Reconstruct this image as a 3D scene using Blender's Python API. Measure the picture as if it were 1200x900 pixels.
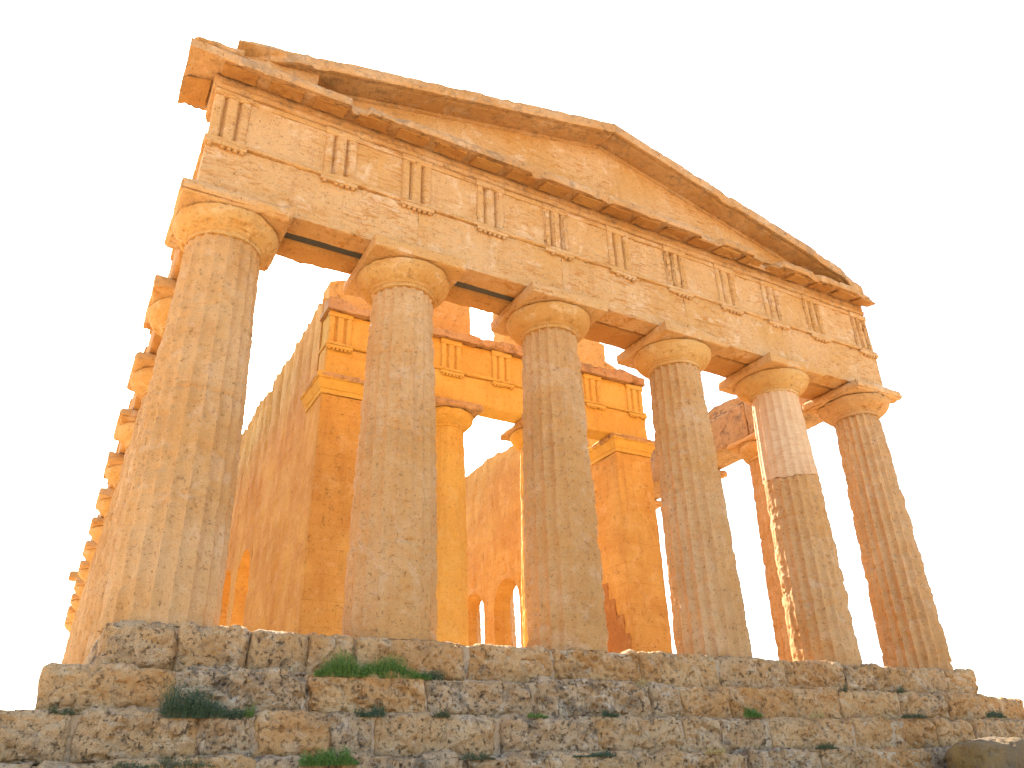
import bpy, math, random
import numpy as np
from mathutils import Vector, Matrix
R = math.radians
for o in list(bpy.data.objects): bpy.data.objects.remove(o)
scene = bpy.context.scene
COL = scene.collection

# ------------------------------------------------------------------ camera
CAM = Vector((-1.1649, -11.3606, -1.8628)); YAW, PITCH, ROLL, FPX = 0.5246, 0.4727, -0.0327, 915.09
f = Vector((math.sin(YAW)*math.cos(PITCH), math.cos(YAW)*math.cos(PITCH), math.sin(PITCH)))
r0 = f.cross(Vector((0, 0, 1))).normalized(); u0 = r0.cross(f)
cr, sr = math.cos(ROLL), math.sin(ROLL)
r = r0*cr + u0*sr; u = -r0*sr + u0*cr
cam = bpy.data.cameras.new('camera'); cam_o = bpy.data.objects.new('camera', cam); COL.objects.link(cam_o)
cam.sensor_width = 36; cam.lens = FPX/1200*36; cam.clip_start = .05; cam.clip_end = 9000
cam_o.matrix_world = Matrix(((r.x, u.x, -f.x, CAM.x), (r.y, u.y, -f.y, CAM.y), (r.z, u.z, -f.z, CAM.z), (0, 0, 0, 1)))
scene.camera = cam_o

# ------------------------------------------------------------------ sky, sun, exposure
SUN_EL, SUN_AZ = 42, 8.5          # azimuth from +Y (straight behind the temple) towards +X
w = bpy.data.worlds.new('World'); scene.world = w; w.use_nodes = True
nt = w.node_tree; sky = nt.nodes.new('ShaderNodeTexSky'); sky.sky_type = 'NISHITA'; sky.sun_disc = False
sky.sun_elevation = R(SUN_EL); sky.sun_rotation = R(SUN_AZ); sky.dust_density = 3.0; sky.ozone_density = .6
nt.links.new(sky.outputs[0], nt.nodes['Background'].inputs[0]); nt.nodes['Background'].inputs[1].default_value = .13
sun = bpy.data.lights.new('sun', 'SUN'); sun.energy = 4.5; sun.angle = R(.5); sun.color = (1, .93, .82)
so = bpy.data.objects.new('sun', sun); COL.objects.link(so)
sv = Vector((math.sin(R(SUN_AZ))*math.cos(R(SUN_EL)), math.cos(R(SUN_AZ))*math.cos(R(SUN_EL)), math.sin(R(SUN_EL))))
so.rotation_euler = sv.to_track_quat('Z', 'Y').to_euler()
vs = scene.view_settings; vs.view_transform = 'Standard'; vs.look = 'None'; vs.gamma = 1; vs.exposure = 2.34

# ------------------------------------------------------------------ numpy noise
def _h(i, j, k, s):
    n = (i*73856093) ^ (j*19349663) ^ (k*83492791) ^ (s*2654435761 & 0x7fffffff)
    n = n & 0xffffffff
    n = ((n ^ (n >> 15))*2246822519) & 0xffffffff
    n = ((n ^ (n >> 13))*3266489917) & 0xffffffff
    return ((n ^ (n >> 16)) & 0xffffff)/float(0xffffff)*2-1
def vn(P, s=0):
    F = np.floor(P); I = F.astype(np.int64); t = P-F; t = t*t*t*(t*(t*6-15)+10)
    o = 0
    for a in (0, 1):
        for b in (0, 1):
            for c in (0, 1):
                ww = (t[:, 0] if a else 1-t[:, 0])*(t[:, 1] if b else 1-t[:, 1])*(t[:, 2] if c else 1-t[:, 2])
                o = o + ww*_h(I[:, 0]+a, I[:, 1]+b, I[:, 2]+c, s)
    return o
def fbm(P, s=0, oct=4, gain=.5):
    o = 0; a = 1; q = 0
    for i in range(oct):
        o = o + a*vn(P*(2.03**i)+i*7.3, s+i); q += a; a *= gain
    return o/q
def ss(a, b, x):
    t = np.clip((x-a)/(b-a), 0, 1); return t*t*(3-2*t)

# ------------------------------------------------------------------ mesh helpers
def normals(V, Q):
    n = np.cross(V[Q[:, 2]]-V[Q[:, 0]], V[Q[:, 3]]-V[Q[:, 1]])
    N = np.zeros_like(V)
    for c in range(4): np.add.at(N, Q[:, c], n)
    return N/np.maximum(np.linalg.norm(N, axis=1, keepdims=True), 1e-12)
def orient(V, Q):
    c = V.mean(0); a, b, d, e = [V[Q[:, i]]-c for i in range(4)]
    vol = (np.einsum('ij,ij->i', a, np.cross(b, d))+np.einsum('ij,ij->i', a, np.cross(d, e))).sum()
    return Q if vol > 0 else Q[:, ::-1].copy()
def obj(name, V, Q, mat, parent=None, loc=None, sharp=40, extra=()):
    V = np.asarray(V, float); off = np.zeros(3)
    if parent is not None: off = np.array(WORLD[parent.name])
    if loc is not None and parent is None: off = np.array(loc, float)
    me = bpy.data.meshes.new(name)
    me.from_pydata((V-off).tolist(), [], [list(q) for q in np.asarray(Q).tolist()]+[list(e) for e in extra]); me.update()
    me.polygons.foreach_set('use_smooth', [True]*len(me.polygons))
    me.set_sharp_from_angle(angle=R(sharp))
    me.materials.append(mat)
    o = bpy.data.objects.new(name, me); COL.objects.link(o)
    if parent is not None:
        o.parent = parent
        o.location = (0, 0, 0)
        WORLD[o.name] = tuple(off)
    else:
        o.location = off; WORLD[o.name] = tuple(off)
    return o
WORLD = {}
def thing(name, label, cat, loc, group=None):
    o = bpy.data.objects.new(name, None); COL.objects.link(o); o.location = loc; o.empty_display_size = .3
    WORLD[o.name] = tuple(loc); tag(o, label, cat, group, 'thing'); return o
def tag(o, label=None, cat=None, group=None, kind=None):
    if label: o['label'] = label
    if cat: o['category'] = cat
    if group: o['group'] = group
    if kind: o['kind'] = kind
    return o
def lattice(n, fn):
    """closed surface of an n[0] x n[1] x n[2] lattice mapped by fn(a,b,c in 0..1) -> xyz; returns V, Q, params"""
    nx, ny, nz = [max(1, int(k)) for k in n]
    faces = []
    def ids(i, j, k): return (i*(ny+1)+j)*(nz+1)+k
    for ax in range(3):
        d = [nx, ny, nz]; p, q = [k for k in range(3) if k != ax]
        A, B = np.meshgrid(np.arange(d[p]), np.arange(d[q]), indexing='ij'); A = A.ravel(); B = B.ravel()
        for end in (0, d[ax]):
            def c(da, db):
                z = [None]*3; z[ax] = np.full_like(A, end); z[p] = A+da; z[q] = B+db; return ids(*z)
            qd = np.stack([c(0, 0), c(1, 0), c(1, 1), c(0, 1)], 1)
            flip = (end == 0) ^ (ax == 1)
            faces.append(qd[:, ::-1] if flip else qd)
    Q = np.concatenate(faces); un, inv = np.unique(Q, return_inverse=True); Q = inv.reshape(Q.shape)
    k = un % (nz+1); j = (un//(nz+1)) % (ny+1); i = un//((nz+1)*(ny+1))
    prm = np.stack([i/nx, j/ny, k/nz], 1)
    V = np.stack(fn(prm[:, 0], prm[:, 1], prm[:, 2]), 1).astype(float)
    return V, orient(V, Q), prm
def gbox(lo, hi, res, wear=.03, w=.06, seed=0, maxn=400):
    lo = np.array(lo, float); hi = np.array(hi, float); d = hi-lo
    n = np.clip(np.ceil(d/res), 1, maxn)
    V, Q, p = lattice(n, lambda a, b, c: (lo[0]+a*d[0], lo[1]+b*d[1], lo[2]+c*d[2]))
    if wear:
        nz = .55+.75*fbm(V*2.2, seed+90, 3); nz = np.clip(nz, .05, 2)
        off = np.zeros_like(V); e = []
        for ax in range(3):
            for sgn, dist in ((-1, p[:, ax]*d[ax]), (1, (1-p[:, ax])*d[ax])): e.append((ax, sgn, dist))
        D = np.stack([x[2] for x in e], 1); srt = np.sort(D, 1)[:, 1]; wt = np.clip(1-srt/w, 0, 1)**2
        for ax, sgn, dist in e: off[:, ax] -= sgn*np.clip(1-dist/w, 0, 1)*wt*wear*nz
        V = V+off
    return V, Q
def resample(poly, res):
    out = []; wt = []
    P = [np.array(q, float) for q in poly]
    for i, a in enumerate(P):
        b = P[(i+1) % len(P)]; L = np.linalg.norm(b-a); k = max(1, int(math.ceil(L/res)))
        for j in range(k):
            out.append(a+(b-a)*j/k); wt.append(min(j/k*L, (1-j/k)*L))
    return np.array(out), np.array(wt)
def extr(poly, A, B, U, Vv, res, wear=0, w=.06, seed=0, pres=None, nmax=600):
    A = np.array(A, float); B = np.array(B, float); U = np.array(U, float); Vv = np.array(Vv, float)
    P, dc = resample(poly, pres or res); m = len(P); L = np.linalg.norm(B-A); n = int(min(nmax, max(1, math.ceil(L/res))))
    t = np.linspace(0, 1, n+1)
    V = (A+np.outer(t, B-A))[:, None, :] + (P[:, :1]*U+P[:, 1:]*Vv)[None]
    V = V.reshape(-1, 3)
    i, j = np.meshgrid(np.arange(n), np.arange(m), indexing='ij'); j2 = (j+1) % m
    Q = np.stack([i*m+j, i*m+j2, (i+1)*m+j2, (i+1)*m+j], -1).reshape(-1, 4)
    Q0 = Q; Q = orient(V, Q)
    caps = [list(range(m)), list(range(n*m, n*m+m))]
    if Q is Q0: caps[0] = caps[0][::-1]
    else: caps[1] = caps[1][::-1]
    # orient() sees an open tube; make caps agree with the side faces
    q = Q[0].tolist(); e01 = None
    def has(face, a, b):
        k = len(face); return any(face[x] == a and face[(x+1) % k] == b for x in range(k))
    for ci, ring in enumerate((0, n)):
        a, b = ring*m, ring*m+1
        side = None
        for fq in (Q[:m] if ci == 0 else Q[-m:]):
            l = fq.tolist()
            if has(l, a, b): side = 1; break
            if has(l, b, a): side = -1; break
        c = list(range(ring*m, ring*m+m)); caps[ci] = c[::-1] if side == 1 else c
    if wear:
        N = normals(V, Q); nz = np.clip(.5+.8*fbm(V*2.5, seed+70, 3), .03, 2)
        V = V-N*(np.clip(1-np.tile(dc, n+1)/w, 0, 1)**2*wear*nz)[:, None]
    return V, Q, caps
def rough(V, Q, amp=.012, sc=5, seed=0, pit=0, psc=11, big=0, bsc=1.2):
    N = normals(V, Q); d = amp*fbm(V*sc, seed, 4)
    if big: d = d+big*fbm(V*bsc, seed+31, 3)
    if pit: d = d-pit*ss(.18, .5, fbm(V*psc, seed+11, 3))
    return V+N*d[:, None]

# ------------------------------------------------------------------ materials
def stone(name, a, b, c, pitc=(.13, .06, .025), big=.55, mid=2.6, midamt=.7, pits=.5, psc=13, bump=.35, fine=.25, lichen=None, lamt=.5, streak=0, flake=0, speck=.5, brick=None, rough_=.95):
    m = bpy.data.materials.new(name); m.use_nodes = True; T = m.node_tree; N = T.nodes; L = T.links
    bs = N['Principled BSDF']; bs.inputs['Roughness'].default_value = rough_; bs.inputs['Specular IOR Level'].default_value = .15
    tc = N.new('ShaderNodeTexCoord'); oi = N.new('ShaderNodeObjectInfo')
    mu = N.new('ShaderNodeMath'); mu.operation = 'MULTIPLY'; mu.inputs[1].default_value = 61.7; L.new(oi.outputs['Random'], mu.inputs[0])
    ad = N.new('ShaderNodeVectorMath'); ad.operation = 'ADD'; L.new(tc.outputs['Object'], ad.inputs[0]); L.new(mu.outputs[0], ad.inputs[1])
    co = ad.outputs[0]
    def noise(scale, det=6, rg=.6, dist=0, vec=None):
        n = N.new('ShaderNodeTexNoise'); n.inputs['Scale'].default_value = scale; n.inputs['Detail'].default_value = det
        n.inputs['Roughness'].default_value = rg; n.inputs['Distortion'].default_value = dist; L.new(vec or co, n.inputs['Vector']); return n.outputs['Fac']
    def ramp(fac, lo, hi):
        n = N.new('ShaderNodeMapRange'); n.interpolation_type = 'SMOOTHSTEP'; n.inputs[1].default_value = lo; n.inputs[2].default_value = hi; L.new(fac, n.inputs[0]); return n.outputs[0]
    def scale(x, k):
        n = N.new('ShaderNodeMath'); n.operation = 'MULTIPLY'; L.new(x, n.inputs[0])
        if isinstance(k, (int, float)): n.inputs[1].default_value = k
        else: L.new(k, n.inputs[1])
        return n.outputs[0]
    def mix(fac, x, y, mode='MIX'):
        n = N.new('ShaderNodeMix'); n.data_type = 'RGBA'; n.blend_type = mode
        if isinstance(fac, (int, float)): n.inputs[0].default_value = fac
        else: L.new(fac, n.inputs[0])
        for k, v in ((6, x), (7, y)):
            if isinstance(v, tuple): n.inputs[k].default_value = (*v, 1)
            else: L.new(v, n.inputs[k])
        return n.outputs[2]
    col = mix(ramp(noise(big, 7, .62, .4), .36, .64), a, b)
    col = mix(scale(ramp(noise(mid, 8, .68, .6), .52, .66), midamt), col, c)
    if streak:
        mp = N.new('ShaderNodeMapping'); mp.inputs['Scale'].default_value = (1.6, 1.6, .16); L.new(co, mp.inputs[0])
        col = mix(scale(ramp(noise(2.4, 6, .65, 0, mp.outputs[0]), .5, .75), streak), col, (.30, .13, .045))
    if flake:
        mp2 = N.new('ShaderNodeMapping'); mp2.inputs['Scale'].default_value = (1.5, 1.5, 7); L.new(co, mp2.inputs[0])
        fl = scale(ramp(noise(2.2, 9, .72, .5, mp2.outputs[0]), .50, .60), ramp(noise(.5, 3, .5), .40, .58))
        col = mix(scale(fl, flake), col, (.44, .20, .055))
    if lichen:
        col = mix(scale(ramp(noise(3.4, 9, .74, .5), .50, .62), lamt), col, lichen)
    pn = noise(psc, 7, .7, .3); pr = ramp(pn, .56, .70)
    col = mix(scale(pr, pits), col, pitc)
    sk = ramp(noise(21, 5, .68), .585, .66)
    col = mix(scale(sk, speck), col, pitc)
    g = noise(75, 4, .7); gv = N.new('ShaderNodeMapRange'); gv.inputs[1].default_value = .3; gv.inputs[2].default_value = .7
    gv.inputs[3].default_value = 1-fine; gv.inputs[4].default_value = 1+fine*.6; L.new(g, gv.inputs[0])
    hs = N.new('ShaderNodeHueSaturation'); L.new(gv.outputs[0], hs.inputs['Value']); L.new(col, hs.inputs['Color']); col = hs.outputs[0]
    hgt = N.new('ShaderNodeMath'); hgt.operation = 'ADD'
    L.new(scale(noise(9, 9, .72), .6), hgt.inputs[0]); L.new(scale(pr, -.55), hgt.inputs[1])
    hg2 = N.new('ShaderNodeMath'); hg2.operation = 'ADD'; L.new(hgt.outputs[0], hg2.inputs[0]); L.new(scale(sk, -.25), hg2.inputs[1]); h = hg2.outputs[0]
    if brick:
        mode, bw, bh = brick   # which object axes carry the courses
        sp = N.new('ShaderNodeSeparateXYZ'); L.new(tc.outputs['Object'], sp.inputs[0]); cb = N.new('ShaderNodeCombineXYZ')
        wob = scale(noise(1.5, 3), .05)
        s1 = N.new('ShaderNodeMath'); s1.operation = 'ADD'
        if mode == 'XY':
            L.new(sp.outputs[0], s1.inputs[0]); L.new(sp.outputs[1], s1.inputs[1])
        else:
            L.new(sp.outputs[1 if mode == 'Y' else 0], s1.inputs[0]); L.new(wob, s1.inputs[1])
        s2 = N.new('ShaderNodeMath'); s2.operation = 'ADD'; L.new(sp.outputs[2], s2.inputs[0]); L.new(wob, s2.inputs[1])
        L.new(s1.outputs[0], cb.inputs[0]); L.new(s2.outputs[0], cb.inputs[1])
        bt = N.new('ShaderNodeTexBrick'); L.new(cb.outputs[0], bt.inputs['Vector']); bt.inputs['Scale'].default_value = 1
        bt.inputs['Brick Width'].default_value = bw; bt.inputs['Row Height'].default_value = bh; bt.inputs['Mortar Size'].default_value = .008; bt.inputs['Mortar Smooth'].default_value = .4
        bt.inputs['Color1'].default_value = (.86, .84, .8, 1); bt.inputs['Color2'].default_value = (1, 1, 1, 1); bt.inputs['Mortar'].default_value = (.62, .5, .42, 1)
        col = mix(.42, col, bt.outputs['Color'], 'MULTIPLY')
        h2 = N.new('ShaderNodeMath'); h2.operation = 'ADD'; L.new(h, h2.inputs[0]); L.new(scale(bt.outputs['Fac'], -.22), h2.inputs[1]); h = h2.outputs[0]
    bp = N.new('ShaderNodeBump'); bp.inputs['Strength'].default_value = bump; bp.inputs['Distance'].default_value = .05; L.new(h, bp.inputs['Height'])
    bp2 = N.new('ShaderNodeBump'); bp2.inputs['Strength'].default_value = bump*.6; bp2.inputs['Distance'].default_value = .01
    L.new(noise(48, 6, .7), bp2.inputs['Height']); L.new(bp.outputs[0], bp2.inputs['Normal'])
    L.new(bp2.outputs[0], bs.inputs['Normal']); L.new(col, bs.inputs['Base Color'])
    return m
M = {}
M['shaft'] = stone('shaft limestone', (.53, .325, .15), (.49, .265, .095), (.60, .425, .27), streak=.28, pits=.55, psc=13, midamt=.35, speck=.6, flake=.3)
M['shaft_orange'] = stone('orange shaft limestone', (.53, .325, .15), (.48, .26, .095), (.60, .425, .27), streak=.28, pits=.55, psc=13, midamt=.35, speck=.65, flake=.3)
M['plaster'] = stone('smooth pale plaster', (.62, .43, .255), (.58, .37, .20), (.55, .35, .20), streak=.25, pits=.3, bump=.14, fine=.14, speck=.25, flake=.35, midamt=.5)
M['capital'] = stone('capital limestone', (.55, .335, .125), (.50, .265, .08), (.62, .42, .22), pits=.5, psc=9, midamt=.6, speck=.5, flake=.3)
M['entab'] = stone('entablature limestone', (.57, .345, .155), (.53, .29, .10), (.66, .47, .29), streak=.25, pits=.45, psc=16, mid=2.2, midamt=.6, flake=.9, speck=.6)
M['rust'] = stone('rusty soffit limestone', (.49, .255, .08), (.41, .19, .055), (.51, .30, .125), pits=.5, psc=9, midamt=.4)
M['cornice'] = stone('weathered cornice limestone', (.53, .31, .14), (.46, .24, .085), (.60, .43, .26), pits=.55, psc=9, lichen=(.20, .14, .09), lamt=.5, midamt=.45)
M['wall'] = stone('orange wall limestone', (.55, .325, .09), (.46, .235, .058), (.60, .39, .155), pits=.6, psc=7, streak=.35, midamt=.5, flake=.45, brick=('XY', 1.35, .52))
M['pron'] = stone('ochre limestone', (.59, .38, .095), (.54, .32, .075), (.60, .41, .14), pits=.4, psc=12, midamt=.45, speck=.4, streak=.2)
M['ruin'] = stone('ragged ruin limestone', (.46, .295, .14), (.40, .23, .10), (.54, .38, .21), pits=.65, psc=8, lichen=(.17, .115, .07), lamt=.55, bump=.6, midamt=.4)
M['step'] = stone('pitted step limestone', (.48, .32, .165), (.44, .255, .105), (.58, .44, .28), pits=.75, psc=11, pitc=(.07, .045, .027), lichen=(.17, .13, .085), lamt=.5, bump=.9, fine=.4, mid=3.0, big=1.0, speck=.6, midamt=.6)
M['step_orange'] = stone('ochre step limestone', (.50, .31, .14), (.45, .235, .085), (.57, .415, .245), pits=.65, psc=11, pitc=(.08, .045, .022), lichen=(.20, .14, .085), lamt=.4, bump=.8, fine=.35, mid=3.0, big=1.0, speck=.5, midamt=.6)
M['step_grey'] = stone('lichened step limestone', (.46, .32, .18), (.42, .26, .125), (.60, .48, .33), pits=.8, psc=11, pitc=(.055, .042, .03), lichen=(.11, .09, .065), lamt=.65, bump=1.0, fine=.4, mid=3.2, big=1.1, speck=.65, midamt=.7)
M['gable'] = stone('ragged ochre gable limestone', (.60, .36, .11), (.54, .29, .08), (.62, .42, .17), pits=.6, psc=8, flake=.45, bump=.6)
M['bare'] = stone('bare dark masonry', (.36, .17, .05), (.30, .125, .035), (.40, .21, .07), pits=.6, psc=8, bump=.6)
M['mortar'] = stone('old lime mortar', (.50, .37, .23), (.43, .30, .175), (.34, .26, .17), pits=.5, psc=9, bump=.7)
M['steel'] = stone('dull steel', (.075, .075, .065), (.06, .06, .055), (.09, .08, .06), pits=.1, bump=.05, fine=.05, rough_=.6)
M['earth'] = stone('dry earth', (.48, .36, .22), (.43, .31, .18), (.38, .30, .17), pits=.3, psc=6, big=.08, mid=.6)
M['floor'] = stone('worn floor limestone', (.56, .38, .20), (.52, .33, .16), (.60, .45, .27), pits=.4, brick=('X', 1.2, 1.2))
M['rock'] = stone('boulder stone', (.17, .115, .06), (.27, .165, .05), (.12, .09, .055), pits=.4, psc=6, lichen=(.13, .11, .08), lamt=.5, bump=.6)
def leafmat(name, c1, c2):
    m = bpy.data.materials.new(name); m.use_nodes = True; T = m.node_tree; b = T.nodes['Principled BSDF']
    n = T.nodes.new('ShaderNodeTexNoise'); n.inputs['Scale'].default_value = 14; n.inputs['Detail'].default_value = 3
    tcn = T.nodes.new('ShaderNodeTexCoord'); T.links.new(tcn.outputs['Object'], n.inputs['Vector'])
    mx = T.nodes.new('ShaderNodeMix'); mx.data_type = 'RGBA'; mx.inputs[6].default_value = (*c1, 1); mx.inputs[7].default_value = (*c2, 1)
    T.links.new(n.outputs['Fac'], mx.inputs[0]); T.links.new(mx.outputs[2], b.inputs['Base Color']); b.inputs['Roughness'].default_value = .6
    return m
M['green'] = leafmat('bright leaf', (.055, .14, .014), (.13, .21, .03))
M['dark'] = leafmat('dark blue green leaf', (.035, .07, .028), (.07, .105, .045))
M['olive'] = leafmat('olive leaf', (.06, .085, .025), (.10, .10, .04))
M['dry'] = leafmat('dry grass', (.42, .30, .10), (.52, .40, .16))

# ------------------------------------------------------------------ setting
XL, XR = -.72, 16.12            # stylobate ends
YB = 38.65
CX = (0, 3.16, 6.31, 9.53, 12.56, 15.44)
YF = [0, 2.995, 6.1, 9.3, 12.5, 15.7, 18.9, 22.1, 25.3, 28.5, 31.7, 34.8, 37.89]
def make_ground():
    def axis(c0, c1):
        inner = np.linspace(c0-12, c1+12, 150); o = 12*1.35**np.arange(1, 19)
        return np.concatenate([(c0-o)[::-1], inner, c1+o])
    X = axis(-3, 18); Y = axis(-12, 42); A, B = np.meshgrid(X, Y, indexing='ij')
    d = np.hypot(np.maximum(np.maximum(-2.4-A, A-17.8), 0), np.maximum(np.maximum(-2.5-B, B-41), 0))
    P = np.stack([A.ravel(), B.ravel(), 0*A.ravel()], 1)
    z = -1.98-1.5*ss(.4, 7, d).ravel()+.10*fbm(P*.5, 3, 4)*ss(0, 3, d).ravel()-ss(60, 900, d).ravel()*25
    P[:, 2] = z; n, m = A.shape
    i, j = np.meshgrid(np.arange(n-1), np.arange(m-1), indexing='ij'); k = i*m+j
    Q = np.stack([k, k+m, k+m+1, k+1], -1).reshape(-1, 4)
    tag(obj('ground', P, Q, M['earth']), kind='structure')
make_ground()
V, Q = gbox((XL+.5, -.36, -1.9), (XR-.5, YB-.3, -.012), .5, wear=0); tag(obj('temple_floor', V, Q, M['floor']), kind='structure')

# ------------------------------------------------------------------ steps
rng = random.Random(5)
def step(name, label, y, zt, zb, xl, xr, joints, matset, seed, depth=.62, round_=.06):
    t = thing(name, label, 'step', ((xl+xr)/2, y, zb), 'stone steps under the temple front')
    V, Q = gbox((xl+.12, y+.06, zb-.03), (xr-.12, y+depth+.3, zt-.04), .05, wear=0)
    V = rough(V, Q, .05, 3, seed, .03, 8); obj('mortar_bed', V, Q, M['mortar'], t)
    for i in range(len(joints)-1):
        a = joints[i]+rng.choice([-.02, -.012, -.006, .0, .028]); b = joints[i+1]-rng.choice([-.02, -.012, -.006, .0, .022])
        g = rng.uniform(-.02, .025); yo = rng.uniform(-.045, .03)
        lo = (a, y+yo, zb-.045); hi = (b, y+depth, zt+g)
        s = seed*100+i
        V, Q = gbox(lo, hi, .026, wear=rng.uniform(.5, 1.15)*round_, w=.16, seed=s)
        N = normals(V, Q)
        an = R(rng.choice([-28, -24, -30, 20, -18])); ca, sa = math.cos(an), math.sin(an)
        W = np.stack([(V[:, 0]*ca+V[:, 2]*sa)*.8, V[:, 1]*.8, (-V[:, 0]*sa+V[:, 2]*ca)*3.2], 1)
        er = rng.uniform(.5, 1.25)
        fr = fbm(W*2.1, s, 4); d = .075*er*fr-.075*er*np.abs(fbm(W*1.3, s+5, 3))+.03
        d -= .045*er*ss(.12, .40, fbm(V*np.array([9, 9, 12.]), s+9, 3)); d -= .020*ss(.1, .38, fbm(V*20, s+3, 2)); d += .012*fbm(V*30, s+2, 2)
        sk = .05*fbm(np.stack([V[:, 2]*2.5+i*5.1, 0*V[:, 0], 0*V[:, 0]], 1), seed, 2)
        edge = ss(0, .10, np.minimum(V[:, 0]-a, b-V[:, 0]))
        d = d*(.35+.65*edge)
        V = V+N*d[:, None]; V[:, 0] += sk
        obj('block', V, Q, M[rng.choice(matset if a < 4.5 or rng.random() < .35 else ['step', 'step_orange', 'step_orange'])], t, sharp=55)
    return t
J1 = [-.72, .16, .97, 1.743, 2.09, 2.43, 4.06, 5.556, 7.176, 7.58, 8.896, 10.45, 11.987, 13.634, 15.1, 16.12]
J2 = [-1.19, .157, 1.69, 3.262, 4.897, 7.0, 7.55, 8.656, 10.09, 11.21, 12.927, 14.355, 15.6, 16.95]
J3 = [-1.95, -.81, .43, 1.0, 1.884, 2.43, 4.157, 5.665, 7.272, 7.993, 9.013, 10.9, 12.044, 13.2, 14.3, 15.9, 17.6]
J4 = [-2.4, -1.1, .1, .96, 1.895, 3.43, 4.572, 6.3, 8.085, 9.6, 10.836, 12.4, 13.9, 16.0, 18.1]
step('stone_step', 'topmost pitted limestone step carrying the front columns', -.80, -.015, -.55, XL, XR, J1, ['step', 'step_orange', 'step_orange', 'step'], 1, .8, .075)
step('stone_step', 'second limestone step down, with green weed cushion on its ledge', -1.20, -.555, -1.05, -1.19, 16.95, J2, ['step', 'step', 'step_grey', 'step_orange'], 2, .5, .07)
step('stone_step', 'third step down, heavily eroded blocks reaching the left picture edge', -1.60, -1.055, -1.54, -1.95, 17.6, J3, ['step_grey', 'step_grey', 'step', 'step_orange'], 3, .5, .08)
step('stone_step', 'lowest visible grey lichened step along the bottom edge', -2.0, -1.545, -2.05, -2.4, 18.1, J4, ['step_grey', 'step_grey', 'step'], 4, .5, .08)
# flank runs of the stepped base, one thing per side
for side, lab in ((-1, 'stepped stone base running back under the left side columns'), (1, 'stepped stone base running back under the right side columns')):
    x0 = XL if side < 0 else XR
    t = thing('stepped_base', lab, 'steps', (x0, 19, -2.05), 'side steps of the temple')
    for k, (zt, zb, yf) in enumerate(((-.015, -.55, .03), (-.56, -1.05, -.66), (-1.06, -1.54, -1.06), (-1.55, -2.05, -1.46))):
        xo = x0+side*((.42 if side < 0 else .56)*k); xi = xo-side*(.9 if k == 0 else .5); yy = yf
        while yy < YB+.4*k:
            L_ = rng.uniform(1.2, 2.2); y1 = min(yy+L_, YB+.4*k)
            V, Q = gbox((min(xo, xi), yy+.012, zb+.012), (max(xo, xi), y1-.012, zt+rng.uniform(-.02, .02)), .12, wear=.06, w=.16, seed=int(yy*10)+k)
            V = rough(V, Q, .035, 4, int(yy*7)+k, .03, 9); obj('block', V, Q, M[rng.choice(['step', 'step_grey'])], t, sharp=55)
            yy = y1

# ------------------------------------------------------------------ columns
ZA = 6.70
def shaft_mesh(x, y, z0, z1, rb, rt, nf=20, fd=.045, er=1., seed=0, na=200, nz=210, joints=(), patch=None, smooth=0, zr=None, jag=0):
    zr = zr or (z0, z1)
    th = np.linspace(0, 2*np.pi, na, endpoint=False); z = np.linspace(z0, z1, nz+1)
    T, Z = np.meshgrid(th, z); T = T.ravel(); Z = Z.ravel()
    q = (Z-zr[0])/(zr[1]-zr[0]); rad = rb+(rt-rb)*q+.022*np.sin(np.pi*np.clip(q, 0, 1))
    fl = np.abs(np.sin(T*nf/2))
    D = np.stack([np.cos(T), np.sin(T)], 1)
    P = np.stack([x+rad*D[:, 0], y+rad*D[:, 1], Z], 1); S = P+seed*13.7
    k = 1-smooth*ss(-.15, .25, fbm(S*np.array([1.1, 1.1, .6]), seed, 3))
    if patch is not None: k = k*patch(T, Z)
    d = -fd*(rad/rb)*fl*k - .024*(1-k)
    arr = (1-fl)**2
    d -= er*arr*.03*ss(-.1, .5, fbm(S*np.array([4, 4, 5]), seed+4, 3))
    d += er*.012*fbm(S*5, seed+1, 5)
    d -= er*.022*ss(.12, .5, fbm(S*np.array([6, 6, 8]), seed+2, 3))
    d -= er*.025*ss(.25, .5, fbm(S*np.array([1.7, 1.7, 2.3]), seed+3, 4))
    if jag: d -= jag*ss(-.05, .35, fbm(S*np.array([2.5, 2.5, 5]), seed+6, 4))
    for zj in joints:
        g = np.exp(-((Z-zj-.012*np.sin(T*3+zj))/.020)**2); d -= .024*g*(.35+.65*ss(-.2, .3, fbm(S*2.5, seed+8, 2)))
    P[:, 0] += d*D[:, 0]; P[:, 1] += d*D[:, 1]
    n = nz; i, j = np.meshgrid(np.arange(n), np.arange(na), indexing='ij'); j2 = (j+1) % na
    Q = np.stack([i*na+j, i*na+j2, (i+1)*na+j2, (i+1)*na+j], -1).reshape(-1, 4)
    return P, Q, [list(range(na))[::-1], list(range(n*na, n*na+na))]
def lathe(x, y, prof, na=96):
    pr = np.array(prof); n = len(pr)-1
    th = np.linspace(0, 2*np.pi, na, endpoint=False)
    P = np.stack([x+np.outer(pr[:, 0], np.cos(th)), y+np.outer(pr[:, 0], np.sin(th)), np.repeat(pr[:, 1][:, None], na, 1)], -1).reshape(-1, 3)
    i, j = np.meshgrid(np.arange(n), np.arange(na), indexing='ij'); j2 = (j+1) % na
    Q = np.stack([i*na+j, i*na+j2, (i+1)*na+j2, (i+1)*na+j], -1).reshape(-1, 4)
    return P, Q, [list(range(na))[::-1], list(range(n*na, n*na+na))]
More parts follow.
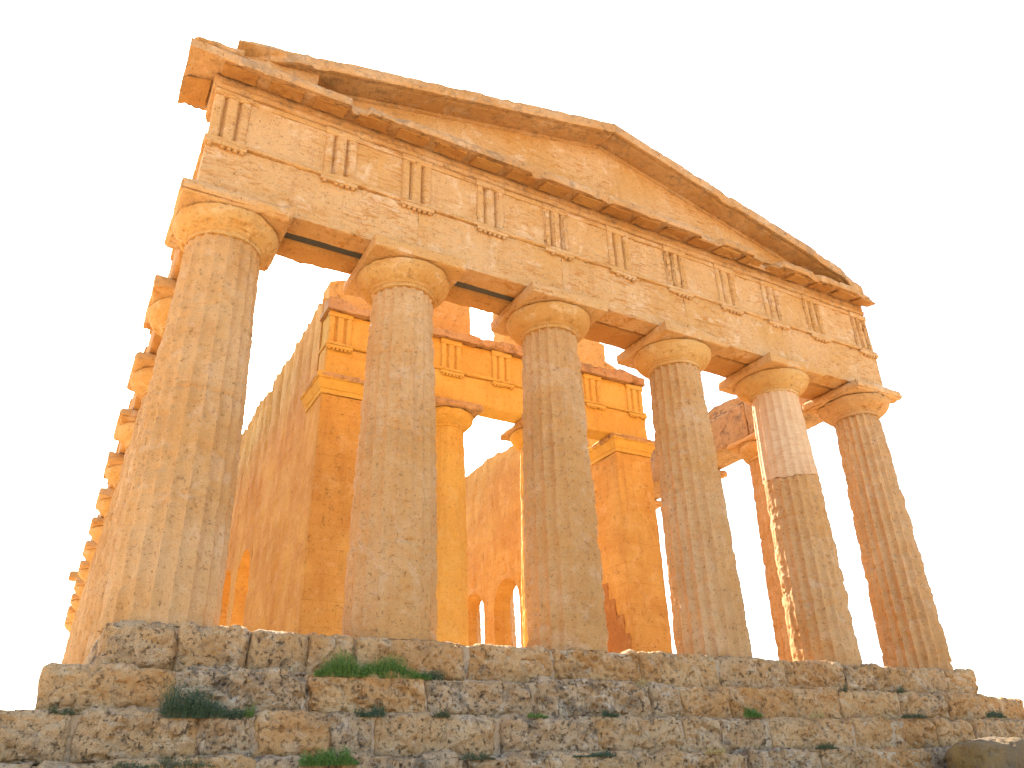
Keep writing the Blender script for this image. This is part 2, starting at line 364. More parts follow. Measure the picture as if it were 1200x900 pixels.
def ech_prof(rt, ra, zb, zt, n=20):
    # necking rings, flaring curve, turned-in shoulder
    pr = [(rt-.02, zb-.10), (rt+.012, zb-.09), (rt+.012, zb-.03), (rt+.035, zb-.022), (rt+.035, zb-.004), (rt+.045, zb), (rt+.06, zb+.018), (rt+.075, zb+.022)]
    H = zt-zb
    for k in range(1, n+1):
        s = k/n
        pr.append((rt+.075+(ra-rt-.075)*(1-(1-s)**1.75), zb+.022+(H-.075)*s**1.15))
    pr += [(ra+.004, zt-.03), (ra-.012, zt-.01), (ra-.045, zt)]
    out = [pr[0]]
    for a, b in zip(pr[:-1], pr[1:]):
        L_ = math.hypot(b[0]-a[0], b[1]-a[1]); k = max(1, int(L_/.03))
        for q in range(1, k+1): out.append((a[0]+(b[0]-a[0])*q/k, a[1]+(b[1]-a[1])*q/k))
    return out
def capital(t, x, y, rt, zA, half, ab=.25, eh=.345, ra=None, er=1., seed=0, mat='capital', amat='entab', na=110, res=.035, abwear=.02, lo=False):
    ra = ra or half*.965
    V, Q, caps = lathe(x, y, ech_prof(rt, ra, zA-ab-eh, zA-ab), na)
    V = rough(V, Q, .010*er, 5, seed, .018*er, 6, .02*er, 1.6)
    obj('echinus', V, Q, M[mat], t, sharp=35, extra=caps)
    V, Q = gbox((x-half, y-half, zA-ab+.003), (x+half, y+half, zA-.003), res, wear=abwear, w=.10, seed=seed)
    V = rough(V, Q, .008*er, 5, seed+1, .012*er, 8, .012*er, 1.5)
    obj('abacus', V, Q, M[amat], t, sharp=50)
FG = 'front columns of the temple'
front = [  # x, rb, rt, flute depth, erosion, smooth, jag, label
    (0, .735, .60, .060, .7, .30, 0, 'massive corner column at the left end of the front'),
    (1, .72, .565, .062, .9, .50, 0, 'front column second from left, worn almost smooth on its upper shaft'),
    (2, .705, .56, .075, .9, .32, .01, 'front column third from left, between the two bright porch openings'),
    (3, .705, .56, .080, .8, .15, .01, 'front column fourth from left, right of the ochre pier'),
    (4, .68, .54, .052, .9, .05, .02, 'front column with a smooth pale plastered upper shaft'),
    (5, .69, .54, .088, .75, .05, .03, 'corner column at the right end of the front, broken abacus corner')]
rj = random.Random(2)
for i, rb, rt, fd, er, sm, jag, lab in front:
    x = CX[i]; t = thing('column', lab, 'column', (x, 0, -.012), FG)
    js = [1.55+rj.uniform(-.15, .15), 3.1+rj.uniform(-.2, .2), 4.62+rj.uniform(-.15, .15)]
    zt = ZA-.25-.345-.06
    m = M['shaft'] if i < 4 else M['shaft_orange']
    if i == 4:
        seam = lambda V: .16*fbm(np.stack([(V[:, 0]-x)*2.2, V[:, 1]*2.2, 0*V[:, 0]], 1), 5, 4)*np.exp(-np.abs(V[:, 2]-3.98)/.25)
        V, Q, c = shaft_mesh(x, 0, -.012, 3.98, rb, rt, fd=fd, er=er, seed=40, nz=150, joints=js[:2], patch=lambda T, Z: 1-.85*np.exp(-((T-2.55)/.45)**2), smooth=sm, zr=(0, zt), jag=jag); V[:, 2] += seam(V)
        obj('shaft', V, Q, m, t, sharp=60, extra=c)
        V, Q, c = shaft_mesh(x, 0, 3.985, zt, rb+.004, rt+.004, fd=.035, er=.3, seed=41, nz=80, smooth=.2, zr=(0, zt)); V[:, 2] += seam(V)
        o = obj('upper_shaft', V, Q, M['plaster'], t, sharp=60, extra=c); o['label'] = 'smooth pale plastered upper shaft'
    else:
        V, Q, c = shaft_mesh(x, 0, -.012, zt, rb, rt, fd=fd, er=er, seed=10*i+3, joints=js, smooth=sm, jag=jag)
        obj('shaft', V, Q, m, t, sharp=60, extra=c)
    half = .876
    capital(t, x, 0, rt, ZA, half, seed=50+i, er=(1.9, 1.1, 1.1, 1.2, 1.2, 2.4)[i], abwear=(.07, .02, .02, .025, .035, .08)[i], mat='capital' if i < 5 else 'shaft_orange')
# flank columns (one built per side, the others copied)
def ordinal(n): return ['corner', 'second', 'third', 'fourth', 'fifth', 'sixth', 'seventh', 'eighth', 'ninth', 'tenth', 'eleventh', 'twelfth', 'thirteenth'][n]
def copy_thing(src, loc, label):
    c = src.copy(); COL.objects.link(c); c.location = loc; c['label'] = label
    for ch in src.children:
        d = ch.copy(); COL.objects.link(d); d.parent = c
    return c
for side, x in (('left', 0.), ('right', CX[5])):
    src = None
    for k in range(1, 13):
        lab = '%s column of the %s side row, counted back from the front corner' % (ordinal(k), side)
        if src is None:
            src = thing('column', lab, 'column', (x, YF[k], -.012), '%s side columns of the temple' % side)
            V, Q, c = shaft_mesh(x, YF[k], -.012, 6.07, .71, .55, fd=.06, er=.9, seed=77 if side == 'left' else 88, na=140, nz=110, joints=(1.5, 3.1, 4.6), smooth=.2, jag=.02)
            obj('shaft', V, Q, M['shaft_orange'], src, sharp=60, extra=c)
            capital(src, x, YF[k], .55, ZA, .876 if side == 'left' else .78, seed=60, na=72, res=.045, er=1.6 if side == 'left' else 2.2, abwear=.06 if side == 'left' else .10)
        else:
            q = copy_thing(src, (x, YF[k], -.012), lab)
            q.rotation_euler = (0, 0, math.pi/2*(k % 4))

# ------------------------------------------------------------------ front entablature
AF = .624; ZT = 7.86; ZF = 8.95
XA, XB = -AF, 15.99
ent = thing('entablature', 'long carved front entablature with triglyphs resting on the six front columns', 'entablature', (7.67, 0, ZA), 'beams of the temple')
def block_run(name, parent, x0, x1, y0, y1, z0, z1, mat, res=.05, seed=0, amp=.012, pit=.014, big=.01, wear=.03, w=.07):
    V, Q = gbox((x0, y0, z0), (x1, y1, z1), res, wear=wear, w=w, seed=seed)
    V = rough(V, Q, amp, 5, seed, pit, 9, big, 1.1); return obj(name, V, Q, mat, parent, sharp=50)
ax = [XA]+list(CX[1:5])+[XB]
for i in range(5):
    block_run('architrave_beam', ent, ax[i]+(.001 if i else 0), ax[i+1]-.001, -AF, -.16, ZA+.002, 7.76, M['entab'], .032, 100, .012, .018, .01, .004, .02)
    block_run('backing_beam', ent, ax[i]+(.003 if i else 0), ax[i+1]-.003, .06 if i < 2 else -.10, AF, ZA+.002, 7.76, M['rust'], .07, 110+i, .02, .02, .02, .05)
    if i < 2:
        V, Q = gbox((ax[i]+.2, -.155, ZA+.05), (ax[i+1]-.2, .055, ZA+.13), .2, wear=0); o = obj('steel_beam', V, Q, M['steel'], ent); o['label'] = 'dark steel strengthening beam set in the soffit'
V, Q = gbox((XA-.05, -AF-.055, 7.763), (XB+.05, AF+.04, ZT), .05, wear=.02, w=.04, seed=7); V = rough(V, Q, .008, 5, 7, .012, 8); obj('taenia', V, Q, M['entab'], ent, sharp=50)
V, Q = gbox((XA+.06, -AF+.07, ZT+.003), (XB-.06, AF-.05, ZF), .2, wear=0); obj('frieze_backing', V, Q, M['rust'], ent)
TW = .62
def tri_profile(cx, y, wd=TW, dp=.07, g=.08):
    # plan outline with two full glyphs and two half glyphs, front facing -y
    s = wd/6
    xs = [(-3*s, y+g*.7), (-2.75*s, y), (-1.62*s, y), (-1.15*s, y+g), (-.68*s, y), (.68*s, y), (1.15*s, y+g), (1.62*s, y), (2.75*s, y), (3*s, y+g*.7), (3*s, y+dp+.14), (-3*s, y+dp+.14)]
    return [(cx+a, b) for a, b in xs]
def triglyph(parent, cx, yf, z0, z1, wd=TW, seed=0, mat='entab', er=1., zt=None, xc=None):
    band = z1-.15
    V, Q, c = extr(tri_profile(cx, yf, wd), (0, 0, z0+.004), (0, 0, band), (1, 0, 0), (0, 1, 0), .04, .02*er, .03, seed, pres=.025)
    V = rough(V, Q, .007*er, 6, seed, .016*er, 9); o = obj('triglyph', V, Q, M[mat], parent, sharp=32, extra=c)
    V, Q = gbox((cx-wd/2-.01, yf-.012, band+.004), (cx+wd/2+.01, yf+.15, z1-.003), .04, wear=.015, w=.03, seed=seed)
    V = rough(V, Q, .006, 6, seed); obj('triglyph_cap', V, Q, M[mat], o, sharp=50)
    zt = zt or z0
    V, Q = gbox((cx-wd/2-.03, yf-.065, zt-.185), (cx+wd/2+.03, yf+.05, zt-.105), .035, wear=.012, w=.03, seed=seed); V = rough(V, Q, .006, 6, seed)
    Vs = [V]; Qs = [Q]; ex = []; n = len(V)
    for g in range(6):
        gx = cx-wd/2+wd*(g+.5)/6
        P, q, cp = lathe(gx, yf-.018, [(.036, zt-.228), (.039, zt-.215), (.033, zt-.18)], 10)
        if random.Random(seed*9+g).random() < .18*er: continue
        Vs.append(P); Qs.append(q+n); ex += [[k+n for k in e] for e in cp]; n += len(P)
    obj('regula', np.concatenate(Vs), np.concatenate(Qs), M[mat], o, sharp=40, extra=ex)
tx = [XA+TW/2]
mids = [(CX[i]+CX[i+1])/2 for i in range(5)]
tx += [mids[0]+.04, 3.11, mids[1]-.04, 6.24, mids[2]-.06, 9.44, mids[3]-.08, 12.46, mids[4]-.10, XB-TW/2]
for i, x in enumerate(tx):
    triglyph(ent, x, -AF-.012, ZT, ZF, seed=200+i, er=[.6, .9, .5, 1.5, 2.4, 1.0, 2.8, .9, 1.6, 2.2, 2.6][i])
for i in range(10):
    a, b = tx[i]+TW/2-.02, tx[i+1]-TW/2+.02
    V, Q = gbox((a, -AF+.028, ZT+.002), (b, -AF+.16, ZF-.12), .04, wear=0); V = rough(V, Q, .012, 3, 230+i, .02 if i > 2 else .008, 8, .012, 1.3)
    o = obj('metope', V, Q, M['entab'], ent, sharp=50)
    V, Q = gbox((a, -AF+.008, ZF-.117), (b, -AF+.16, ZF-.004), .05, wear=.01, w=.03); V = rough(V, Q, .006, 4, 240+i); obj('metope_band', V, Q, M['entab'], o, sharp=50)
# cornice (horizontal geison): bed moulding, sloping soffit, damaged front face; the mutules hang below
GY = -1.15
def geison(parent, x0, x1, seed, mat='cornice'):
    prof = [(.3, 8.955), (-AF-.03, 8.955), (-AF-.05, 9.06), (-AF-.02, 9.10), (-AF-.02, 9.245), (GY+.07, 9.145), (GY+.02, 9.115), (GY, 9.125), (GY, 9.30), (GY+.05, 9.35), (GY+.12, 9.37), (.3, 9.40)]
    V, Q, c = extr(prof, (x0, 0, 0), (x1, 0, 0), (0, 1, 0), (0, 0, 1), .045, .03, .06, seed, pres=.05)
    # broken stretches of the front edge
    outer = ss(-.80, GY+.03, V[:, 1])
    n1 = fbm(np.stack([V[:, 0]*1.6, V[:, 2]*.7, 0*V[:, 0]+seed], 1), seed, 4)
    amt = ss(.2, .5, n1)*.10
    amt += .34*ss(11.55, 11.62, V[:, 0])*ss(12.5, 12.4, V[:, 0])+.16*ss(1.62, 1.66, V[:, 0])*ss(1.98, 1.9, V[:, 0])+.12*ss(9.9, 9.94, V[:, 0])*ss(10.6, 10.5, V[:, 0])+.3*ss(15.0, 15.9, V[:, 0])*(.6+.8*fbm(V*3, 5, 3))
    V[:, 1] += outer*amt
    V = rough(V, Q, .010, 6, seed, .018, 8, .008, 1.3)
    return obj('cornice', V, Q, M[mat], parent, sharp=45, extra=c)
cor = geison(ent, -AF-.022, 15.93, 33)
nm = 21; step_m = (tx[-1]-tx[0])/(nm-1)
for i in range(nm):
    mx = tx[0]+i*step_m; mw = .29
    V, Q, p = lattice((14, 10, 2), lambda a, b, c: (mx-mw+a*2*mw, -AF-.10+b*(GY+.12+AF+.10), 9.245-(.10*((-AF-.02)-(-AF-.10+b*(GY+.12+AF+.10)))/.46)-.055+c*.05))
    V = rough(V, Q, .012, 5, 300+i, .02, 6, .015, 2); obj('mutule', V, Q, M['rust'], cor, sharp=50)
# corner return of the cornice on the left flank
def corner(a, b, c):
    x = -1.17+a*(1.17-AF-.024); y = GY+b*(.32-GY)
    o = np.clip(np.maximum(-AF-.024-x, -AF-.024-y)/.506, 0, 1)
    zb = 9.245-.125*o; zt_ = 9.39-.09*ss(.75, 1, o)
    return x, y, zb+c*(zt_-zb)
V, Q, p = lattice((14, 34, 6), corner); V = V+0
V[:, 1] += .12*ss(-.1, .3, V[:, 1])*fbm(V*3, 4, 3); V = rough(V, Q, .012, 5, 36, .022, 7, .012, 1.5); obj('cornice_corner', V, Q, M['cornice'], ent, sharp=45)
V, Q = gbox((-AF-.06, -AF-.045, 8.958), (-AF+.1, .25, 9.243), .05, wear=.02, w=.05); obj('bed_moulding', rough(V, Q, .01, 5, 3), Q, M['cornice'], ent, sharp=45)
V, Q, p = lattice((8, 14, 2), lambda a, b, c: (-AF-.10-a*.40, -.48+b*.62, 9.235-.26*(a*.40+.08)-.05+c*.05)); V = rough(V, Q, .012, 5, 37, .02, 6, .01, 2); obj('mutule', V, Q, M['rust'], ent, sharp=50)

# ------------------------------------------------------------------ pediment
ped = thing('pediment', 'low triangular pediment crowning the front', 'pediment', (7.67, 0, 9.4))
XAP, ZAP = 7.70, 11.60
def rake(x): return ZAP-np.where(x < XAP, (XAP-x)*.2275, (x-XAP)*.2385)
V, Q, p = lattice((150, 3, 26), lambda a, b, c: (-.2+a*15.8, -.50+b*.35, 9.385+c*np.maximum(rake(-.2+a*15.8)-.20-9.385, .01)))
V = rough(V, Q, .010, 4, 21, .015, 7, .012, .9); obj('tympanum', V, Q, M['entab'], ped, sharp=45)
for side in (0, 1):
    xs = (-.45, XAP) if side == 0 else (XAP+.002, 15.72)
    prof = [(.1, -.10), (.1, -.36), (-.46, -.36), (-.48, -.31), (-.56, -.29), (-.56, -.24), (-1.02, -.29), (-1.10, -.32), (GY, -.31), (GY, -.07), (GY+.03, 0), (-1.0, .015), (-.5, -.06)]
    A = (xs[0], 0, float(rake(np.array(xs[0])))); B = (xs[1], 0, float(rake(np.array(xs[1]))))
    V, Q, c = extr(prof, A, B, (0, 1, 0), (0, 0, 1), .045, .025, .05, 41+side, pres=.05)
    outer = ss(-.7, GY, V[:, 1]); n1 = fbm(np.stack([V[:, 0]*1.2, V[:, 2]*.7, 0*V[:, 0]+side], 1), 9+side, 4)
    am = ss(.25, .55, n1)*.05
    if side == 0:
        low = ss(.5, -.3, V[:, 0]); am = am+low*.25*(V[:, 2] < rake(V[:, 0])-.12)
        V[:, 2] += low*.12*ss(-.20, -.36, V[:, 2]-rake(V[:, 0]))
    else: am = am+.2*ss(14.6, 15.7, V[:, 0])
    V[:, 1] += outer*am
    V = rough(V, Q, .009, 6, 43+side, .016, 8, .006, 1.2)
    # chipped top edge
    top = ss(-.10, .0, V[:, 2]-rake(V[:, 0])); V[:, 2] -= top*.03*ss(.15, .5, fbm(V*np.array([2.2, 1, 1]), 77+side, 4))
    obj('raking_cornice', V, Q, M['cornice'], ped, sharp=45, extra=c)
V, Q, p = lattice((26, 8, 6), lambda a, b, c: (-.25+a*1.25, -1.02+b*.55+.10*a, 9.37+c*np.maximum(rake(-.25+a*1.25)-.26-9.37, .02)))
obj('infill_block', rough(V, Q, .018, 4, 5, .03, 7, .02, 1.5), Q, M['cornice'], ped, sharp=45)
V, Q = gbox((-1.15, -1.12, 9.37), (-.30, -.4, 9.54), .045, wear=.10, w=.2, seed=8); V = rough(V, Q, .03, 4, 8, .04, 6, .03, 2); V[:, 2] += (V[:, 2]-9.375)*.0; obj('corner_block', V, Q, M['cornice'], ped, sharp=50)

# ------------------------------------------------------------------ flank entablatures, rear entablature
def flank(side, x, label):
    t = thing('entablature', label, 'entablature', (x, 19, ZA), 'beams of the temple')
    yy = [AF+.004]+YF[1:12]+[YB-.2]
    for k in range(12):
        V, Q = gbox((x-AF, yy[k]+.004, ZA+.002), (x+AF, yy[k+1]-.004, 7.76), .075, wear=.03, w=.08, seed=400+k+side); V = rough(V, Q, .015, 5, 400+k, .025, 8, .012, 1.2)
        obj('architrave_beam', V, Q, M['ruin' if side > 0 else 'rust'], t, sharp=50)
    y1 = YB-.2
    zt = 8.05 if side > 0 else 7.95
    def top(b): return zt+.22*fbm(np.stack([b*y1*.9, 0*b, 0*b], 1), 51+side, 4)
    V, Q, p = lattice((8, 300, 10), lambda a, b, c: (x-AF+.06+a*(2*AF-.12), .62+b*(y1-.62), 7.764+c*(top(b)-7.764+(.42*ss(.034, .026, b) if side > 0 else 0))))
    V = rough(V, Q, .018, 5, 44, .03, 7, .015, 1.1); obj('frieze_course', V, Q, M['ruin'], t, sharp=50)
    # taenia remains with regulae
    if side < 0:
        for k, yk in enumerate(np.arange(1.0, 37, 1.6)):
            V, Q = gbox((x-AF-.05, yk-.42, 7.63), (x-AF+.05, yk+.42, 7.76), .08, wear=.02, w=.05, seed=k); V = rough(V, Q, .012, 5, k); obj('regula', V, Q, M['rust'], t, sharp=50)
flank(-1, 0., 'beam over the left side columns running to the far corner')
flank(1, CX[5], 'ragged broken beam over the right side columns behind the pale column')
t = thing('entablature', 'far rear corner block whose cornice juts out at the far left', 'entablature', (0, 37.89, ZA), 'beams of the temple')
block_run('architrave_beam', t, XA, 2.4, YB-.19, 37.89+AF, ZA+.002, 7.76, M['rust'], .12, 500)
V, Q = gbox((XA, YB-.19, 7.763), (2.2, 37.89+AF, 8.95), .12, wear=.04, seed=9); obj('frieze', rough(V, Q, .02, 3, 9), Q, M['rust'], t)
V, Q = gbox((-1.17, YB-.60, 8.955), (1.6, 39.05, 9.35), .10, wear=.06, w=.15, seed=9); obj('cornice', rough(V, Q, .03, 3, 9), Q, M['rust'], t)

# ------------------------------------------------------------------ cella: two side walls with arches, antae, pronaos front
WX = (3.0, 12.35); PY = 4.4
def section(parts, xo, xi, y0, y1, bot, top, res, seed):
    ny = max(2, int((y1-y0)/res)); nz = 44
    V, Q, p = lattice((3, ny, nz), lambda a, b, c: (xo+a*(xi-xo), y0+b*(y1-y0), bot(y0+b*(y1-y0))*(1-c)+c*top(y0+b*(y1-y0))))
    parts.append((V, Q))
def join(parts):
    n = 0; Vs = []; Qs = []
    for V, Q in parts: Vs.append(V); Qs.append(Q+n); n += len(V)
    return np.concatenate(Vs), np.concatenate(Qs)
def cella(side, label, seed):
    xo, xi = (3.0, 3.62) if side < 0 else (12.04, 11.42)
    t = thing('cella_wall', label, 'wall', (xo, PY, -.012), 'long inner walls of the temple')
    def top(y):
        y = np.atleast_1d(y); z0 = 8.92 if side < 0 else 8.72
        saw = (y*1/1.05) % 1
        return z0+((.20*ss(0, .25, saw)*ss(1, .55, saw)) if side < 0 else 0)+(.16 if side < 0 else .30)*fbm(np.stack([y*1.1, 0*y, 0*y], 1), seed, 4)+(.10*fbm(np.stack([y*.3, 0*y, 0*y], 1), seed+3, 2) if side > 0 else 0)
    zero = lambda y: np.full_like(np.atleast_1d(y), -.012)
    arches = [(11.0 if side < 0 else 11.22)+2.45*k for k in range(9)]; hw = .86; zs = 3.30
    parts = []; y = 5.45
    for c in arches:
        section(parts, xo, xi, y, c-hw, zero, top, .12, seed)
        section(parts, xo, xi, c-hw, c+hw, lambda yy, c=c: zs+np.sqrt(np.maximum(hw*hw-(np.atleast_1d(yy)-c)**2, 0)), top, .07, seed)
        y = c+hw
    section(parts, xo, xi, y, 33.3, zero, top, .15, seed)
    out = []
    for V, Q in parts:
        dirx = np.sign(V[:, 0]-(xo+xi)/2); lim = np.abs(V[:, 0]-(xo+xi)/2) > .9*abs(xo-xi)/2
        d = .022*fbm(V*4, seed, 4)-.03*ss(.15, .5, fbm(V*np.array([5, 3.2, 5]), seed+2, 3))-.02*ss(.1, .5, fbm(V*1.3, seed+5, 3))
        if side < 0:
            ph = V[:, 1]/1.05 % 1; d = d-.07*np.exp(-((ph-.5)/.10)**2)*ss(5.5, 8.6, V[:, 2]+1.2*fbm(V*.8, 3, 2))-.05*ss(.1, .4, fbm(V*np.array([1, 3, .5]), 8, 3))*ss(5, 8, V[:, 2])
        V = V.copy(); V[:, 0] += np.where(lim, dirx*d, 0); out.append((V, Q))
    V, Q = join(out); obj('wall', V, Q, M['wall'], t, sharp=50)
    # anta: thicker pier at the front end, with its moulded capital
    a0, a1 = (2.975, 4.17) if side < 0 else (11.17, 12.35)
    pm = M['wall']
    V, Q = gbox((a0, PY, -.012), (a1, 5.61, 6.12), .06, wear=.02, w=.05, seed=seed); V = rough(V, Q, .008, 4, seed, .012, 5, .008, 1); o = obj('anta', V, Q, M['wall'], t, sharp=50)
    prof = [(0, 6.125), (.02, 6.13), (.02, 6.24), (.045, 6.25), (.05, 6.29), (.10, 6.36), (.12, 6.44), (.12, 6.455), (.155, 6.46), (.16, 6.57), (.14, 6.60)]
    pts = [(p_, z) for p_, z in prof]
    P = []
    for p_, z in pts: P += [(a0-p_, PY-p_, z), (a1+p_, PY-p_, z), (a1+p_, 5.61+p_*.4, z), (a0-p_, 5.61+p_*.4, z)]
    # subdivide each side
    n = 14; VV = []
    for k in range(len(pts)):
        c4 = [np.array(P[4*k+j]) for j in range(4)]
        for j in range(4):
            for s in range(n): VV.append(c4[j]+(c4[(j+1) % 4]-c4[j])*s/n)
    VV = np.array(VV); m = 4*n
    i, j = np.meshgrid(np.arange(len(pts)-1), np.arange(m), indexing='ij'); j2 = (j+1) % m
    QQ = np.stack([i*m+j, i*m+j2, (i+1)*m+j2, (i+1)*m+j], -1).reshape(-1, 4)
    VV = rough(VV, QQ, .014, 5, seed+1, .02, 7)
    obj('anta_capital', VV, QQ, M['pron'], o, sharp=35, extra=[list(range(m))[::-1], list(range((len(pts)-1)*m, len(pts)*m))])
    V, Q = gbox((a0-.172, PY-.172, 6.462), (a1+.172, 5.68, 6.596), .05, wear=.03, w=.06, seed=seed)
    obj('abacus', rough(V, Q, .014, 5, seed+4, .03, 6, .02, 1.5), Q, M['ruin'], o, sharp=50)
    if side > 0:   # bare dark courses where the facing is lost, stepped outline
        pv = []; steps_ = [(5.58, 2.75), (5.30, 2.75), (5.30, 2.30), (5.05, 2.30), (5.05, 1.85), (4.72, 1.85), (4.72, 1.35), (4.56, 1.35), (4.56, .55), (4.47, .55), (4.47, .0), (5.58, .0)]
        V, Q, c = extr([(yy, zz) for yy, zz in steps_], (a0+.03, 0, 0), (a0-.008, 0, 0), (0, 1, 0), (0, 0, 1), .05, 0, pres=.05)
        V[:, 1] = np.minimum(V[:, 1]+.05*fbm(V*5, 3, 3), 5.6); V[:, 2] += .05*fbm(V*5, 8, 3)*(V[:, 2] > .05)
        obj('bare_masonry', V, Q, M['bare'], o, sharp=50, extra=c)
    # wall head above the anta, behind the porch frieze
    V, Q, p = lattice((8, 12, 22), lambda a, b, c: (a0+.01+a*(a1-a0-.02), 5.02+b*.59, 6.602+c*(top(5.02+b*.59)-6.602)))
    obj('wall_head', rough(V, Q, .02, 4, seed, .02, 6), Q, M['wall'], t, sharp=50)
cella(-1, 'left long inner wall of orange blocks with a serrated top', 600)
cella(1, 'right long inner wall pierced by round arches, ochre pier at its front', 640)

pe = thing('entablature', 'glowing ochre inner entablature with triglyphs and a crumbling top, over the porch', 'entablature', (7.67, PY, 6.6), 'beams of the temple')
V, Q = gbox((3.0, PY+.005, 6.602), (12.35, 5.0, 7.40), .06, wear=.025, w=.05, seed=12); obj('architrave_beam', rough(V, Q, .008, 4, 12, .010, 7, .01, 1), Q, M['pron'], pe, sharp=50)
V, Q = gbox((2.97, PY-.04, 7.403), (12.38, 5.0, 7.49), .05, wear=.02, w=.04, seed=13); obj('taenia', rough(V, Q, .008, 4, 13), Q, M['pron'], pe, sharp=50)
V, Q = gbox((3.02, PY+.055, 7.493), (12.33, 5.0, 8.33), .07, wear=.02, w=.05, seed=14); obj('frieze', rough(V, Q, .010, 4, 14, .012, 7), Q, M['pron'], pe, sharp=50)
for i in range(7):
    triglyph(pe, 3.30+i*1.4567, PY-.005, 7.49, 8.33, wd=.58, seed=700+i, mat='pron', er=.7)
V, Q, p = lattice((180, 10, 8), lambda a, b, c: (2.93+a*9.46, PY-.10+b*.75, 8.333+c*(.27+.16*fbm(np.stack([a*9.46*1.4, b*2, 0*a], 1), 15, 4))))
V = rough(V, Q, .035, 4, 16, .05, 5, .03, 2); obj('cornice', V, Q, M['ruin'], pe, sharp=50)

gw = thing('gable_wall', 'ragged upper gable wall with a narrow gap in its middle, above the ochre porch', 'wall', (7.6, 5.2, 8.7))
def gtop(x): return np.minimum(11.0, 9.55+.42*np.minimum(np.abs(x-2.9), np.abs(12.45-x)))
gp = []
for x0, x1 in ((3.1, 7.04), (8.08, 11.55), (11.56, 12.2)):
    lowered = 0 if x1 < 12 else -.55
    V, Q, p = lattice((int((x1-x0)/.06), 6, 26), lambda a, b, c: (x0+a*(x1-x0), 4.98+b*.62, 8.62+c*(gtop(x0+a*(x1-x0))+lowered+.09*np.round(2.5*fbm(np.stack([a*(x1-x0)*2.2, 0*a, 0*a], 1), 18, 3))-8.62)))
    V = rough(V, Q, .015, 5, 17, .03, 7, .012, 1.5); gp.append((V, Q))
V, Q = join(gp); obj('masonry', V, Q, M['gable'], gw, sharp=50)
src = None
for x, lab in ((6.33, 'slender plastered porch column seen right of the second front column'), (9.02, 'porch column hidden behind the third front column, only its capital edge showing')):
    t = thing('column', lab, 'column', (x, 5.0, -.012), 'porch columns between the piers')
    V, Q, c = shaft_mesh(x, 5.0, -.012, 6.0, .60, .47, fd=.03, er=.6, seed=int(x*10), na=140, nz=130, joints=(2.2, 4.2), smooth=.9)
    obj('shaft', V, Q, M['pron'], t, sharp=60, extra=c)
    capital(t, x, 5.0, .47, 6.60, .74, ab=.20, eh=.32, seed=int(x*10)+1, mat='pron', amat='ruin', na=80, res=.05, er=1.2, abwear=.04)

# ------------------------------------------------------------------ boulder and weeds
V, Q, p = lattice((60, 44, 40), lambda a, b, c: (a*2-1, b*2-1, c*2-1)); V = V/((np.abs(V)**4.5).sum(1, keepdims=True))**(1/4.5)
V = V*np.array([.72, .45, .50])+np.array([12.88, -2.62, -1.93]); V = rough(V, Q, .05, 3.5, 4, .035, 8, .14, 1.2)
tag(obj('boulder', V, Q, M['rock'], loc=(13.12, -2.62, -1.95), sharp=60), 'dark rounded boulder in the bottom right corner below the steps', 'rock', None, 'thing')
def tuft(loc, w, d, h, n, mat, label, seed, lean=.5, bw=.006):
    """cushion of short stems, each carrying small leaflets; outline broken up by noise"""
    rg = random.Random(seed); V = []; Q = []
    lump = [(rg.uniform(-.8, .8), rg.uniform(.35, 1.)) for _ in range(5)]
    for k in range(int(n*1.3)):
        a = rg.uniform(0, 2*math.pi); rr = math.sqrt(rg.random())
        ux = rr*math.cos(a); bx = loc[0]+w*ux; by = loc[1]+d*rr*math.sin(a)
        lf = max([m*math.exp(-((ux-c)/.32)**2) for c, m in lump]+[.22])
        hh = h*lf*rg.uniform(.35, 1.15); az = rg.uniform(0, 2*math.pi); ln = lean*rg.uniform(.2, 1.2)*hh
        dx, dy = math.cos(az)*ln, math.sin(az)*ln-.15*hh
        px, py = -math.sin(az), math.cos(az)
        b0 = len(V)
        for q, wd in ((0, .5), (.5, .45), (1, .1)):
            cx, cy, cz = bx+dx*q**1.5, by+dy*q**1.5, loc[2]-.03+hh*q
            V.append((cx-px*bw*.5*wd, cy-py*bw*.5*wd, cz)); V.append((cx+px*bw*.5*wd, cy+py*bw*.5*wd, cz))
        for q in range(2): Q.append((b0+2*q, b0+2*q+1, b0+2*q+3, b0+2*q+2))
        for l in range(4):
            q = rg.uniform(.3, 1.0); cx, cy, cz = bx+dx*q**1.5, by+dy*q**1.5, loc[2]-.03+hh*q
            e = Vector((rg.gauss(0, 1), rg.gauss(0, 1), rg.uniform(-.2, 1.2))).normalized(); sd = e.cross(Vector((rg.gauss(0, 1), rg.gauss(0, 1), rg.gauss(0, 1)))).normalized()
            L_ = rg.uniform(.012, .028); W_ = bw*rg.uniform(.5, 1.0); b0 = len(V); c = Vector((cx, cy, cz))
            V += [tuple(c), tuple(c+e*L_*.5+sd*W_), tuple(c+e*L_), tuple(c+e*L_*.5-sd*W_)]; Q.append((b0, b0+1, b0+2, b0+3))
    tag(obj('weed_tuft', np.array(V), np.array(Q), M[mat], loc=loc, sharp=180), label, 'weed', 'weeds growing on the steps', 'thing')
tuft((2.55, -1.17, -.575), .80, .12, .34, 2200, 'green', 'long bright green weed cushion on the second step', 1)
tuft((3.2, -1.15, -.57), .34, .07, .15, 420, 'dark', 'low dark weed trailing right of the long green cushion', 2)
tuft((.42, -1.58, -1.10), .44, .13, .44, 1200, 'dark', 'bushy dark blue-green weed at the left, between two step blocks', 3, .7)
tuft((.93, -1.55, -1.08), .06, .05, .24, 60, 'green', 'small upright light green sprig right of the dark bushy weed', 4)
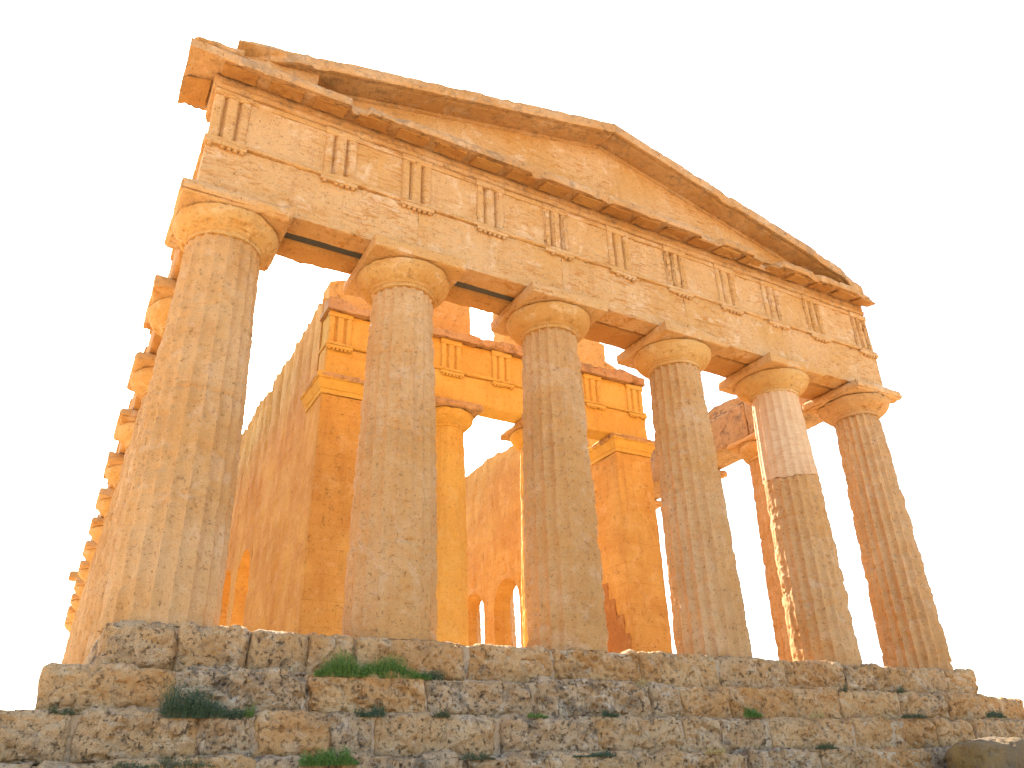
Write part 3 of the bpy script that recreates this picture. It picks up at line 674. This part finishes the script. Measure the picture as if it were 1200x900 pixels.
tuft((2.36, -1.60, -1.07), .20, .06, .17, 260, 'dark', 'small weed on the third step below the long green cushion', 5)
tuft((1.75, -2.02, -1.60), .34, .09, .20, 700, 'green', 'bright green weed on the lowest step, left of centre', 6)
tuft((4.72, -1.60, -1.06), .16, .05, .10, 160, 'green', 'small green weed on the third step under the third front column', 7)
tuft((5.9, -1.60, -1.04), .16, .05, .10, 160, 'dark', 'small dark weed on the third step beneath the ochre pier', 8)
tuft((8.67, -1.60, -1.02), .19, .06, .18, 360, 'green', 'round bright weed on the third step under the fourth front column', 9)
tuft((5.3, -2.02, -1.56), .35, .06, .09, 300, 'dark', 'flat dark weed spread on the lowest step at the centre', 10)
tuft((12.6, -1.60, -1.0), .35, .06, .12, 260, 'olive', 'olive weed on the third step under the right corner column', 11)
tuft((15.1, -1.60, -.97), .32, .06, .16, 300, 'dark', 'dark weed at the far right end of the third step', 12)
tuft((9.7, -2.02, -1.50), .25, .06, .11, 240, 'olive', 'olive weed on the lowest step, between pier and pale column', 13)
tuft((13.3, -2.02, -1.50), .30, .06, .13, 260, 'olive', 'olive weed on the lowest step just above the boulder', 14)
tuft((11.45, -1.14, -.54), .10, .05, .20, 90, 'olive', 'thin sprig in a joint of the top step under the pale column', 15)
tuft((13.1, -1.14, -.53), .16, .05, .20, 130, 'olive', 'thin sprig in a joint of the top step left of the right corner column', 16)
tuft((.05, -2.0, -1.60), .5, .08, .12, 260, 'olive', 'thin olive weed on the lowest step at the far left', 17)
tuft((8.0, .55, 0.0), .30, .1, .22, 120, 'dry', 'sunlit dry grass at the foot of the third front column', 18)
tuft((6.9, -1.14, -.56), .14, .05, .13, 110, 'dry', 'dry straw-coloured weed on the second step under the ochre pier', 19)
tuft((10.1, -1.60, -1.02), .18, .05, .12, 130, 'dry', 'dry straw weed on the third step between fourth and fifth column', 20)
tuft((3.3, -1.60, -1.07), .12, .05, .14, 120, 'olive', 'olive sprig on the third step below the second front column', 21)
tuft((-.95, -1.58, -1.08), .12, .05, .12, 140, 'olive', 'olive weed at the foot of the left end of the second step', 22)
tuft((7.4, -2.02, -1.54), .2, .05, .10, 140, 'dry', 'low dry weed on the lowest step right of the centre', 23)
tuft((3.6, -2.02, -1.57), .22, .06, .11, 180, 'olive', 'olive weed on the lowest step below the second front column', 24)
